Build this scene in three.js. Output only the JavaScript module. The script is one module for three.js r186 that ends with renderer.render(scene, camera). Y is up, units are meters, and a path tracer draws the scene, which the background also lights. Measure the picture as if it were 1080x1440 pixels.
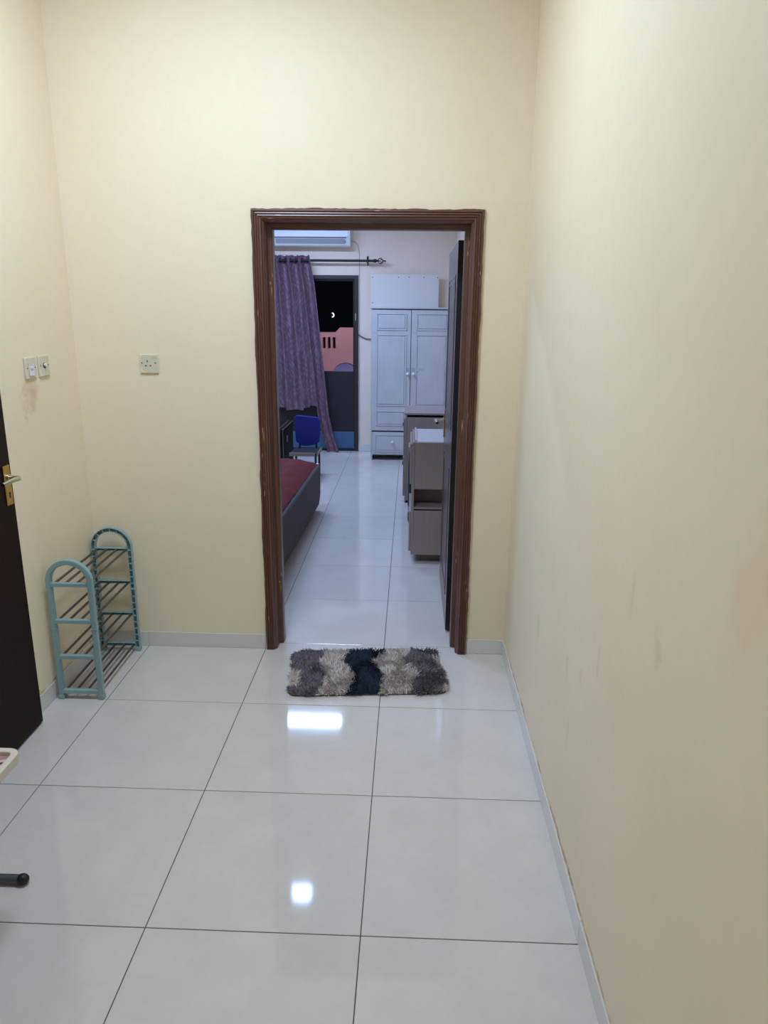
import * as THREE from 'three';
import { RoundedBoxGeometry } from 'three/addons/geometries/RoundedBoxGeometry.js';
import { mergeGeometries } from 'three/addons/utils/BufferGeometryUtils.js';
import { RectAreaLightUniformsLib } from 'three/addons/lights/RectAreaLightUniformsLib.js';

// ---------------------------------------------------------------- camera, sky, light, exposure
const scene = new THREE.Scene();
const camera = new THREE.PerspectiveCamera(70.45, 1080 / 1440, 0.05, 60);
camera.position.set(0.1078, 1.659, 2.81);
camera.up.set(-0.01933, 0.96362, -0.26658);
camera.lookAt(0.1078 - 0.03289, 1.659 - 0.2671, 2.81 - 0.96311);
scene.background = new THREE.Color(0.0012, 0.0016, 0.0028);        // night outside
RectAreaLightUniformsLib.init();
const renderer = new THREE.WebGLRenderer({ antialias: true });
renderer.toneMapping = THREE.LinearToneMapping;
renderer.toneMappingExposure = 1.0;
renderer.shadowMap.enabled = true;
const HALL_LIGHT = { color: new THREE.Color(0.61, 0.755, 1.0), area: 49, glow: 6 };
const BED_LIGHT = { color: new THREE.Color(0.40, 0.585, 1.0), area: 54, glow: 7 };

// ---------------------------------------------------------------- helpers
let seed = 20240611;
const rnd = () => { seed = (seed * 1664525 + 1013904223) >>> 0; return seed / 4294967296; };
const rr = (a, b) => a + (b - a) * rnd();
const taken = {};
function numbered(n) { if (!(n in taken)) { taken[n] = 0; return n; } taken[n]++; return n + '_' + String(taken[n]).padStart(3, '0'); }
function tag(o, label, category, group, kind) {
  o.userData.label = label; o.userData.category = category;
  if (group) o.userData.group = group;
  if (kind) o.userData.kind = kind;
  return o;
}
function thing(name, label, category, p = [0, 0, 0], turn = 0, group, kind) {
  const g = new THREE.Group(); g.name = numbered(name); g.position.set(...p); g.rotation.y = turn; scene.add(g);
  return tag(g, label, category, group, kind);
}
function part(name, geo, mat, parent, label) {
  if (Array.isArray(geo)) geo = merge(geo);
  const m = new THREE.Mesh(geo, mat); m.name = name; parent.add(m);
  if (label) m.userData.label = label;
  return m;
}
function merge(list) {
  return mergeGeometries(list.map(g => { const n = g.index ? g.toNonIndexed() : g.clone(); for (const k of Object.keys(n.attributes)) if (!['position', 'normal', 'uv'].includes(k)) n.deleteAttribute(k); return n; }));
}
function muv(g, s = 1) {                                            // uv in metres by the dominant direction of each face
  const n = g.index ? g.toNonIndexed() : g, P = n.attributes.position, N = n.attributes.normal, uv = new Float32Array(P.count * 2);
  for (let i = 0; i < P.count; i++) {
    const ax = Math.abs(N.getX(i)), ay = Math.abs(N.getY(i)), az = Math.abs(N.getZ(i));
    let u, v; if (ax >= ay && ax >= az) { u = P.getZ(i); v = P.getY(i); } else if (ay >= az) { u = P.getX(i); v = P.getZ(i); } else { u = P.getX(i); v = P.getY(i); }
    uv[2 * i] = u * s; uv[2 * i + 1] = v * s;
  }
  n.setAttribute('uv', new THREE.BufferAttribute(uv, 2)); return n;
}
function bx(x0, x1, y0, y1, z0, z1, r = 0) {
  const w = x1 - x0, h = y1 - y0, d = z1 - z0;
  const g = r ? new RoundedBoxGeometry(w, h, d, 2, Math.min(r, w * 0.49, h * 0.49, d * 0.49)) : new THREE.BoxGeometry(w, h, d);
  g.translate((x0 + x1) / 2, (y0 + y1) / 2, (z0 + z1) / 2); return muv(g);
}
function cyl(a, b, r, seg = 14, r2 = r) {
  const A = new THREE.Vector3(...a), B = new THREE.Vector3(...b), d = B.clone().sub(A);
  const g = new THREE.CylinderGeometry(r2, r, d.length(), seg);
  g.applyQuaternion(new THREE.Quaternion().setFromUnitVectors(new THREE.Vector3(0, 1, 0), d.clone().normalize()));
  g.translate(...A.add(B).multiplyScalar(0.5).toArray()); return g;
}
function tube(pts, r, seg = 40, rad = 8) { return new THREE.TubeGeometry(new THREE.CatmullRomCurve3(pts.map(p => new THREE.Vector3(...p)), false, 'centripetal'), seg, r, rad); }
function hash(x, y, s) { let h = (x * 374761393 + y * 668265263 + s * 974634533) | 0; h = Math.imul(h ^ (h >>> 13), 1274126177); return ((h ^ (h >>> 16)) >>> 0) / 4294967296; }
function vn(x, y, s, px = 0, py = 0) {                               // value noise, periodic when px/py are given
  const xi = Math.floor(x), yi = Math.floor(y), f = x - xi, g = y - yi, u = f * f * (3 - 2 * f), v = g * g * (3 - 2 * g);
  const w = (a, p) => p ? ((a % p) + p) % p : a;
  const a = hash(w(xi, px), w(yi, py), s), b = hash(w(xi + 1, px), w(yi, py), s), c = hash(w(xi, px), w(yi + 1, py), s), d = hash(w(xi + 1, px), w(yi + 1, py), s);
  return a + (b - a) * u + (c - a) * v + (a - b - c + d) * u * v;
}
function tex(w, h, fn, srgb = true) {                               // fn(u, v) -> [r, g, b] 0..255
  const d = new Uint8Array(w * h * 4);
  for (let j = 0; j < h; j++) for (let i = 0; i < w; i++) {
    const c = fn((i + 0.5) / w, (j + 0.5) / h), k = (j * w + i) * 4;
    for (let q = 0; q < 3; q++) d[k + q] = Math.max(0, Math.min(255, Math.round(Array.isArray(c) ? c[q] : c))); d[k + 3] = 255;
  }
  const t = new THREE.DataTexture(d, w, h); t.magFilter = THREE.LinearFilter; t.minFilter = THREE.LinearMipmapLinearFilter; t.generateMipmaps = true;
  t.wrapS = t.wrapT = THREE.RepeatWrapping; if (srgb) t.colorSpace = THREE.SRGBColorSpace; t.needsUpdate = true; return t;
}
const std = (o) => new THREE.MeshStandardMaterial(o), phy = (o) => new THREE.MeshPhysicalMaterial(o);
const C = (r, g, b) => new THREE.Color(`rgb(${r},${g},${b})`);

// ---------------------------------------------------------------- textures and materials
const plasterBump = tex(512, 512, (u, v) => 90 + 80 * vn(u * 16, v * 16, 3, 16, 16) + 60 * vn(u * 64, v * 64, 4, 64, 64) + 30 * vn(u * 200, v * 200, 5, 200, 200), false);
const CREAM = [242, 227, 197];
function paintTex(w, h, W, H, base, s, marks = []) {                // W x H metres of painted wall with its real marks
  return tex(w, h, (u, v) => {
    const x = u * W, y = v * H;
    const n = (vn(x * 1.3, y * 1.3, s) - 0.5) * 3.5 + (vn(x * 5, y * 5, s + 1) - 0.5) * 2.5 + (vn(x * 40, y * 40, s + 2) - 0.5) * 2;
    let c = [base[0] + n, base[1] + n, base[2] + n * 1.3];
    for (const m of marks) {
      const dx = (x - m.x) / m.rx, dy = (y - m.y) / m.ry; if (dx * dx + dy * dy > 1.6) continue;
      const g = vn(x * m.f, y * m.f, 77) * 0.6 + vn(x * m.f * 3, y * m.f * 3, 78) * 0.4;
      const a = Math.max(0, Math.min(1, (1 - Math.sqrt(dx * dx + dy * dy)) * 1.6 + (g - 0.5) * 1.8)) * m.a * (0.35 + 0.65 * g);
      c = c.map((q, k) => q + (m.c[k] - q) * a);
    }
    return c;
  });
}
const Z0 = -0.536, ZH = 3.6, HX0 = -1.43, HX1 = 0.597, HH = 3.2;     // hall
const BZ = -5.95, BX0 = -3.1, BX1 = 0.6, BH = 2.86;                   // bedroom
const WALLB = -0.72;                                                 // bedroom face of the dividing wall
function paint(map, rough = 0.62) { return std({ map, roughness: rough, bumpMap: plasterBump, bumpScale: 0.0006 }); }
const leftMarks = [{ x: -0.075 - Z0, y: 1.30, rx: 0.07, ry: 0.09, f: 26, a: 0.4, c: [196, 150, 110] }, { x: -0.13 - Z0, y: 1.34, rx: 0.05, ry: 0.05, f: 30, a: 0.25, c: [200, 160, 120] }, { x: 0.15 - Z0, y: 0.10, rx: 0.03, ry: 0.02, f: 60, a: 0.7, c: [120, 80, 40] }];
const rightMarks = [{ x: 1.84 - Z0, y: 1.27, rx: 0.07, ry: 0.12, f: 12, a: 0.22, c: [232, 186, 146] }];
for (let i = 0; i < 34; i++) rightMarks.push({ x: rr(0.05, 3.0), y: 0.079 + rr(0, 0.012), rx: rr(0.01, 0.09), ry: rr(0.004, 0.012), f: 60, a: rr(0.3, 0.75), c: [170, 128, 78] });
for (let i = 0; i < 7; i++) rightMarks.push({ x: rr(0.5, 2.2), y: rr(0.3, 1.1), rx: rr(0.01, 0.03), ry: rr(0.02, 0.06), f: 50, a: 0.22, c: [190, 165, 125] });
for (let i = 0; i < 26; i++) leftMarks.push({ x: rr(0, 0.75), y: 0.079 + rr(0, 0.012), rx: rr(0.01, 0.06), ry: rr(0.004, 0.010), f: 60, a: rr(0.2, 0.6), c: [165, 125, 75] });
const M = {};
M.wallLeft = paint(paintTex(1024, 670, ZH - Z0, HH, CREAM, 11, leftMarks));
M.wallRight = paint(paintTex(1024, 670, ZH - Z0, HH, CREAM, 21, rightMarks));
M.wallBack = paint(paintTex(512, 512, 4, 4, CREAM, 31));
M.wallBack.map.repeat.set(0.25, 0.25);
M.bedWall = paint(paintTex(512, 512, 4, 4, [246, 226, 208], 41)); M.bedWall.map.repeat.set(0.25, 0.25);
M.ceiling = std({ color: C(236, 234, 226), roughness: 0.8 });
M.grout = std({ color: C(92, 88, 84), roughness: 0.9 });
const tileMaps = [0, 1, 2].map(k => tex(256, 256, (u, v) => { const n = (vn(u * 6, v * 6, 50 + k, 6, 6) - 0.5) * 5 + (vn(u * 30, v * 30, 60 + k, 30, 30) - 0.5) * 3; return [213 + n + k, 207 + n + k, 200 + n + k]; }));
M.tiles = tileMaps.map(map => phy({ map, roughness: 0.06, ior: 1.52, specularIntensity: 1 }));
M.skirt = [0, 1].map(k => std({ color: C(226 - 4 * k, 224 - 4 * k, 218 - 4 * k), roughness: 0.25 }));
const woodTex = (a, b, s, flecks) => tex(512, 512, (u, v) => {       // grain along v
  const w = vn(u * 46 + vn(u * 4, v * 3, s, 4, 3) * 1.5, v * 3, s + 1, 0, 3), q = vn(u * 140, v * 6, s + 2, 140, 6);
  let t = 0.6 * w + 0.4 * q, c = a.map((x, k) => x + (b[k] - x) * t);
  if (flecks) { const f = vn(u * 90, v * 34, s + 5, 90, 34) * 0.5 + vn(u * 11, v * 9, s + 6, 11, 9) * 0.5; if (f > 0.885) c = [186, 158, 130]; else if (f > 0.87) c = [118, 82, 60]; }
  return c;
});
const frameMap = woodTex([74, 45, 34], [116, 78, 60], 80, true), leafMap = woodTex([74, 60, 58], [94, 78, 74], 90, false), darkMap = woodTex([24, 8, 6], [36, 13, 10], 95, false);
M.frameWood = phy({ map: frameMap, roughness: 0.38, clearcoat: 0.25, clearcoatRoughness: 0.3 });
M.leafWood = phy({ map: leafMap, roughness: 0.32, clearcoat: 0.4, clearcoatRoughness: 0.25 });
M.leafEdge = std({ color: C(28, 22, 22), roughness: 0.6 });
M.darkDoor = phy({ map: darkMap, roughness: 0.55, specularIntensity: 0.35 });
M.brass = std({ color: C(196, 160, 92), metalness: 0.9, roughness: 0.32 });
M.nickel = std({ color: C(206, 200, 184), metalness: 0.9, roughness: 0.28 });
M.black = std({ color: C(16, 17, 19), roughness: 0.5 });
M.plate = std({ map: tex(256, 256, (u, v) => { const n = vn(u * 9, v * 9, 7, 9, 9); const d = n > 0.74 ? -16 : 0; return [226 + d + n * 6, 219 + d + n * 6, 196 + d + n * 4]; }), roughness: 0.35 });
M.plateEdge = std({ color: C(206, 198, 172), roughness: 0.4 });
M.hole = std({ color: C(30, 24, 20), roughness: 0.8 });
M.white = std({ color: C(232, 232, 230), roughness: 0.4 });

// ---------------------------------------------------------------- the setting
function struct(name, geos, mat, label, category) {
  const g = part(numbered(name), geos, mat, scene); tag(g, label, category, null, 'structure'); return g;
}
function planeUV(g, fu, fv) { const P = g.attributes.position, uv = g.attributes.uv; for (let i = 0; i < P.count; i++) uv.setXY(i, fu(P.getX(i), P.getY(i), P.getZ(i)), fv(P.getX(i), P.getY(i), P.getZ(i))); return g; }
function wallWithOpening(x0, x1, h, z0, z1, o) {
  const s = new THREE.Shape(); s.moveTo(x0, 0); s.lineTo(o[0], 0); s.lineTo(o[0], o[2]); s.lineTo(o[1], o[2]); s.lineTo(o[1], 0); s.lineTo(x1, 0); s.lineTo(x1, h); s.lineTo(x0, h); s.closePath();
  const g = new THREE.ExtrudeGeometry(s, { depth: z1 - z0, bevelEnabled: false }); g.translate(0, 0, z0); return muv(g);
}
const DL = -0.519, DR = 0.336, DH = 2.005;                          // clear opening of the bedroom door
struct('wall_back', wallWithOpening(HX0 - 0.15, HX1 + 0.15, HH, -0.628, Z0, [DL - 0.055, DR + 0.055, DH + 0.055]), M.wallBack, 'cream painted wall around the brown bedroom doorway', 'wall');
struct('wall_left', planeUV(bx(HX0 - 0.15, HX0, 0, HH, Z0, ZH), (x, y, z) => (z - Z0) / (ZH - Z0), (x, y) => y / HH), M.wallLeft, 'cream wall with two switch plates above the shoe rack', 'wall');
struct('wall_right', planeUV(bx(HX1, HX1 + 0.15, 0, HH, Z0, ZH), (x, y, z) => (z - Z0) / (ZH - Z0), (x, y) => y / HH), M.wallRight, 'long bare cream wall beside the hall floor', 'wall');
struct('wall_front', bx(HX0 - 0.15, HX1 + 0.15, 0, HH, ZH, ZH + 0.15), M.wallBack, 'cream wall closing the hall opposite the doorway', 'wall');
struct('ceiling', bx(HX0 - 0.15, HX1 + 0.15, HH, HH + 0.12, -0.628, ZH + 0.15), M.ceiling, 'white ceiling of the hall', 'ceiling');
struct('wall_bedroom_front', wallWithOpening(BX0 - 0.15, BX1 + 0.15, BH, WALLB, -0.63, [DL - 0.03, DR + 0.03, DH + 0.03]), M.bedWall, 'bedroom side of the wall around the doorway', 'wall');
struct('wall_bedroom_right', bx(BX1, BX1 + 0.15, 0, BH, BZ - 0.15, WALLB), M.bedWall, 'pale bedroom wall behind the grey cabinets', 'wall');
struct('wall_bedroom_left', bx(BX0 - 0.15, BX0, 0, BH, BZ - 0.15, WALLB), M.bedWall, 'pale bedroom wall beyond the red bed', 'wall');
const FD = { x0: -1.62, x1: -0.535, h: 2.025 };                     // far opening
struct('wall_bedroom_back', wallWithOpening(BX0 - 0.15, BX1 + 0.15, BH, BZ - 0.15, BZ, [FD.x0, FD.x1, FD.h]), M.bedWall, 'pale bedroom wall behind the wardrobe and air conditioner', 'wall');
struct('ceiling', bx(BX0 - 0.15, BX1 + 0.15, BH, BH + 0.12, BZ - 0.15, -0.63), M.ceiling, 'white ceiling of the bedroom', 'ceiling');

// floor: one grid of polished tiles through both rooms, joints recessed
{
  const floor = thing('floor', 'glossy white square floor tiles with thin grey joints', 'floor', [0, 0, 0], 0, null, 'structure');
  part('grout_bed', [bx(BX0 - 0.1, BX1 + 0.1, -0.12, -0.0022, BZ - 0.1, -0.6), bx(HX0 - 0.1, HX1 + 0.1, -0.12, -0.0022, -0.6, ZH + 0.1)], M.grout, floor, 'dark grey joints');
  const T = 0.6, gap = 0.0015, cache = {};
  const tileGeo = (w, d) => {
    const k = w.toFixed(3) + '_' + d.toFixed(3); if (cache[k]) return cache[k];
    const c = 0.0009, a = w / 2, b = d / 2, y0 = -0.01, y1 = -c, p = [], quad = (A, B, Cc, D) => p.push(...A, ...B, ...Cc, ...A, ...Cc, ...D);
    const R = (x, z, y) => [[-x, y, z], [x, y, z], [x, y, -z], [-x, y, -z]];
    const t = R(a - c, b - c, 0), m = R(a, b, y1), l = R(a, b, y0);
    quad(...t); for (let i = 0; i < 4; i++) { const j = (i + 1) % 4; quad(m[i], m[j], t[j], t[i]); quad(l[i], l[j], m[j], m[i]); }
    const g = new THREE.BufferGeometry(); g.setAttribute('position', new THREE.Float32BufferAttribute(p, 3)); g.computeVertexNormals();
    return (cache[k] = muv(g, 1 / 0.6));
  };
  const put = (x0, x1, z0, z1) => {
    const w = x1 - x0 - 2 * gap, d = z1 - z0 - 2 * gap; if (w < 0.02 || d < 0.02) return;
    const m = part('tile', tileGeo(w, d), M.tiles[Math.floor(rnd() * 3)], floor); m.position.set((x0 + x1) / 2, 0, (z0 + z1) / 2);
  };
  for (let i = -6; i < 1; i++) for (let k = -10; k < 8; k++) {
    const bed = k < -1, lo = bed ? BX0 : HX0, hi = bed ? BX1 : HX1;
    const x0 = Math.max(lo, i * T), x1 = Math.min(hi, i * T + T), z0 = Math.max(BZ, k * T), z1 = Math.min(ZH, k * T + T);
    if (x1 > x0 && z1 > z0) put(x0, x1, z0, z1);
  }
}
// skirting tiles
function skirting(name, label, a, b, nx, nz, joints) {
  const g = thing(name, label, 'baseboard', [0, 0, 0], 0, null, 'structure');
  const pts = [a, ...joints.filter(j => j > a + 0.01 && j < b - 0.01), b];
  for (let i = 0; i + 1 < pts.length; i++) {
    const s = pts[i] + 0.001, e = pts[i + 1] - 0.001, t = 0.004, h = 0.078;
    const geo = nx !== null ? bx(Math.min(nx[0], nx[0] + nx[1] * t), Math.max(nx[0], nx[0] + nx[1] * t), 0.0005, h, s, e, 0.0015) : bx(s, e, 0.0005, h, Math.min(nz[0], nz[0] + nz[1] * t), Math.max(nz[0], nz[0] + nz[1] * t), 0.0015);
    part('skirting_tile', geo, M.skirt[i % 2], g);
  }
}
const J = []; for (let k = -10; k < 9; k++) J.push(k * 0.6);
skirting('baseboard_right', 'white skirting tiles along the long bare cream wall', Z0 + 0.01, ZH, [HX1, -1], null, J);
skirting('baseboard_left', 'white skirting tiles behind the teal shoe rack', Z0 + 0.01, ZH, [HX0, 1], null, J);
skirting('baseboard_back', 'white skirting tiles between shoe rack and brown door frame', HX0, DL - 0.08, null, [Z0, 1], J);
skirting('baseboard_back', 'short white skirting tile between brown door frame and long bare wall', DR + 0.077, HX1, null, [Z0, 1], J);
skirting('baseboard_bedroom_back', 'white skirting tiles between far doorway and white wardrobe', FD.x1 + 0.03, BX1, null, [BZ, 1], J);
skirting('baseboard_bedroom_right', 'white skirting tiles behind the grey cabinets', BZ + 0.01, WALLB, [BX1, -1], null, J);

// moulded door frame swept round the opening, mitred, with a ragged plaster edge
function frameSweep(profile, L, R, H, parent, mat, rough) {
  const N = 60, build = (fn) => {
    const p = [], uv = [], idx = [], m = profile.length; let acc = 0; const len = profile.map((q, i) => { if (i) acc += Math.hypot(q[0] - profile[i - 1][0], q[1] - profile[i - 1][1]); return acc; });
    for (let i = 0; i <= N; i++) for (let j = 0; j < m; j++) {
      let [a, z] = profile[j]; const t = i / N;
      if (rough && j <= 1) a += (vn(t * 60 + fn.s * 50, 3, 9) - 0.5) * 0.003 + (vn(t * 14 + fn.s * 50, 5, 9) - 0.5) * 0.005;
      const [x, y] = fn(t, a); p.push(x, y, z); uv.push(len[j] * 2.2 + fn.s * 0.3, fn.l * t * 0.7);
    }
    for (let i = 0; i < N; i++) for (let j = 0; j < m - 1; j++) { const a = i * m + j, b = a + m; fn.flip ? idx.push(a, a + 1, b, b, a + 1, b + 1) : idx.push(a, b, a + 1, b, b + 1, a + 1); }
    const g = new THREE.BufferGeometry(); g.setAttribute('position', new THREE.Float32BufferAttribute(p, 3)); g.setAttribute('uv', new THREE.Float32BufferAttribute(uv, 2)); g.setIndex(idx);
    const n = g.toNonIndexed(); n.computeVertexNormals(); return n;
  };
  const left = (t, a) => [L - a, t * (H + a)]; left.s = 0; left.l = H; left.flip = true;
  const right = (t, a) => [R + a, t * (H + a)]; right.s = 1; right.l = H;
  const head = (t, a) => [L - a + t * (R - L + 2 * a), H + a]; head.s = 2; head.l = R - L; head.flip = true;
  part('post', build(left), mat, parent); part('post', build(right), mat, parent); part('head', build(head), mat, parent);
}
{
  const f = thing('trim_1', 'dark brown moulded wooden door frame with chipped cream paint edges', 'door frame', [0, 0, 0], 0, null, 'structure');
  const p = [[0.076, Z0 - 0.002], [0.075, Z0 + 0.012], [0.072, Z0 + 0.017]];
  for (const a of [0.062, 0.052, 0.042]) p.push([a + 0.0028, Z0 + 0.018], [a + 0.0008, Z0 + 0.013], [a - 0.0008, Z0 + 0.013], [a - 0.0028, Z0 + 0.0165]);
  p.push([0.034, Z0 + 0.014], [0.030, Z0 + 0.004], [0.027, Z0 + 0.002], [0.022, Z0 - 0.006], [0.021, Z0 - 0.06], [0.019, Z0 - 0.063], [0.004, Z0 - 0.066], [0, Z0 - 0.072], [0, -0.658], [0.003, -0.662], [0.026, -0.662], [0.026, -0.725], [0.05, -0.728], [0.05, -0.715]);
  frameSweep(p, DL, DR, DH, f, M.frameWood, true);
}

// a lever handle on its plate, built looking along +z with the lever towards +x; y = 0 at the spindle
function leverHandle(parent, pos, ry, plateMat, leverMat, dir) {
  const g = new THREE.Group(); g.name = 'handle'; parent.add(g); g.position.set(...pos); g.rotation.y = ry;
  part('plate', [bx(-0.021, 0.021, -0.105, 0.045, 0, 0.006, 0.003), ...[[-0.013, 0.035], [0.013, 0.035], [-0.013, -0.096], [0.013, -0.096]].map(([x, y]) => cyl([x, y, 0.005], [x, y, 0.0072], 0.0035, 10))], plateMat, g, 'brass handle plate');
  part('lever', [cyl([0, 0, 0.004], [0, 0, 0.014], 0.014, 20), cyl([0, 0, 0.01], [0, 0, 0.05], 0.008, 16), tube([[0, 0, 0.046], [dir * 0.012, 0, 0.055], [dir * 0.05, 0.003, 0.056], [dir * 0.115, -0.002, 0.05]], 0.0085, 30, 12)], leverMat, g);
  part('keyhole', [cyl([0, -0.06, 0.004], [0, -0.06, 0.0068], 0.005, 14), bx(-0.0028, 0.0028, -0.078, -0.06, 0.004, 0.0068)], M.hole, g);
  return g;
}
// bedroom door, open at a right angle
{
  const d = thing('door_1', 'dark brown wooden bedroom door standing open beside the grey cabinets', 'door', [0.3385, 0.012, -0.782], 0.0, null, 'structure');
  part('leaf', bx(-0.0195, 0.0195, 0, 1.968, -0.835, 0, 0.003), M.leafWood, d);
  for (const [y0, y1] of [[0.16, 0.86], [1.06, 1.82]]) {
    const s = -0.0195, mould = [];
    for (const w of [0, 0.028]) mould.push(bx(s - 0.003, s, y0 + w, y0 + w + 0.014, -0.72 + w, -0.11 - w, 0.002), bx(s - 0.003, s, y1 - w - 0.014, y1 - w, -0.72 + w, -0.11 - w, 0.002), bx(s - 0.003, s, y0 + w, y1 - w, -0.72 + w, -0.706 + w, 0.002), bx(s - 0.003, s, y0 + w, y1 - w, -0.124 - w, -0.11 - w, 0.002));
    part('panel_moulding', mould, M.leafWood, d);
  }
  part('edge_strip', bx(-0.019, 0.019, 0.002, 1.966, -0.0005, 0.0008), M.leafEdge, d, 'black hinge edge');
  for (const y of [0.2, 1.0, 1.75]) part('hinge', [cyl([0.018, y, 0.012], [0.018, y + 0.1, 0.012], 0.007, 12), bx(-0.014, 0.018, y, y + 0.1, -0.0005, 0.003)], M.leafEdge, d);
  leverHandle(d, [-0.0195, 1.02, -0.765], -Math.PI / 2, M.brass, M.nickel, 1);
}
// entrance door leaf lying open along the left wall
{
  const d = thing('door_2', 'very dark brown door leaf lying open along the wall beside the shoe rack', 'door', [-1.402, 0.008, 0.196], 0, null, 'structure');
  part('leaf', bx(-0.016, 0.016, 0, 2.03, 0, 0.86, 0.003), M.darkDoor, d);
  leverHandle(d, [0.016, 1.041, 0.037], Math.PI / 2, M.brass, M.nickel, -1);
  part('latch_plate', bx(-0.011, 0.011, 0.93, 1.13, -0.0015, 0.001), M.brass, d);
  for (const y of [0.2, 1.0, 1.75]) part('hinge', cyl([0.0, y, 0.868], [0.0, y + 0.1, 0.868], 0.008, 12), M.brass, d);
}
// far door: frame, low dark panel, bluish kick board, glass above
{
  const d = thing('door_3', 'far dark framed half door with a blue kick board beside the curtain', 'door', [0, 0, 0], 0, null, 'structure');
  const fm = phy({ map: woodTex([46, 40, 40], [64, 56, 54], 120, false), roughness: 0.4 });
  const p = [[0.052, BZ - 0.002], [0.05, BZ + 0.012], [0.046, BZ + 0.016], [0.012, BZ + 0.016], [0.008, BZ + 0.01], [0, BZ + 0.004], [0, BZ - 0.15], [0.02, BZ - 0.152]];
  const L = FD.x0 + 0.03, R = FD.x1 - 0.03, H = FD.h - 0.025;
  const fr = new THREE.Group(); fr.name = 'frame'; d.add(fr); frameSweep(p, L, R, H, fr, fm, false);
  const leafM = std({ color: C(40, 38, 42), roughness: 0.45 });
  const z0 = BZ - 0.045, z1 = BZ - 0.012;
  part('lower_panel', bx(L, R, 0.236, 0.962, z0, z1, 0.004), leafM, d);
  part('kick_board', bx(L, R, 0.03, 0.234, z0 + 0.004, z1 + 0.004, 0.004), std({ color: C(70, 104, 140), roughness: 0.35 }), d, 'blue kick board');
  part('threshold', bx(L, R, 0.0005, 0.028, BZ - 0.13, BZ + 0.004, 0.003), leafM, d);
  part('stile', bx(R - 0.012, R, 0.962, H, z0, z1, 0.003), leafM, d); part('stile', bx(L, L + 0.05, 0.962, H, z0, z1, 0.003), leafM, d); part('top_rail', bx(L + 0.05, R - 0.012, H - 0.012, H, z0, z1, 0.003), leafM, d);
  part('lock_strip', [bx(R + 0.0135, R + 0.0225, 1.55, 1.63, BZ + 0.0155, BZ + 0.018)], M.nickel, d);
}

// ---------------------------------------------------------------- lamps
function batten(name, label, group, len, pos, rot, L, w) {
  const g = thing(name, label, 'lamp', pos, 0, group); g.rotation.set(...rot);
  part('housing', bx(-len / 2 - 0.02, len / 2 + 0.02, -0.045, 0, -w / 2, w / 2, 0.008), M.white, g);
  part('diffuser', bx(-len / 2, len / 2, -0.062, -0.046, -w / 2 + 0.006, w / 2 - 0.006, 0.006), std({ color: 0xffffff, emissive: L.color, emissiveIntensity: L.glow, roughness: 0.5 }), g);
  for (const s of [-1, 1]) part('end_cap', bx(s * (len / 2 + 0.01) - 0.01, s * (len / 2 + 0.01) + 0.01, -0.064, -0.046, -w / 2, w / 2, 0.004), M.white, g);
  const a = new THREE.RectAreaLight(L.color, L.area, len, w); a.name = 'lamp_light'; a.position.set(0, -0.066, 0); a.rotation.x = -Math.PI / 2; g.add(a);
  return g;
}
batten('ceiling_panel', 'square white light panel under the hall ceiling', null, 0.5, [-0.60, HH - 0.001, 0.70], [0, 0, 0], HALL_LIGHT, 0.5);
batten('ceiling_light', 'flat white ceiling light over the bedroom floor near the doorway', 'bedroom ceiling lights', 1.15, [-1.18, BH - 0.001, -1.9], [0, 0, 0], BED_LIGHT, 0.15);
batten('ceiling_light', 'flat white ceiling light over the far end of the bed', 'bedroom ceiling lights', 1.15, [-1.18, BH - 0.001, -4.4], [0, 0, 0], { ...BED_LIGHT, area: BED_LIGHT.area * 1.65 }, 0.17);

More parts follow.
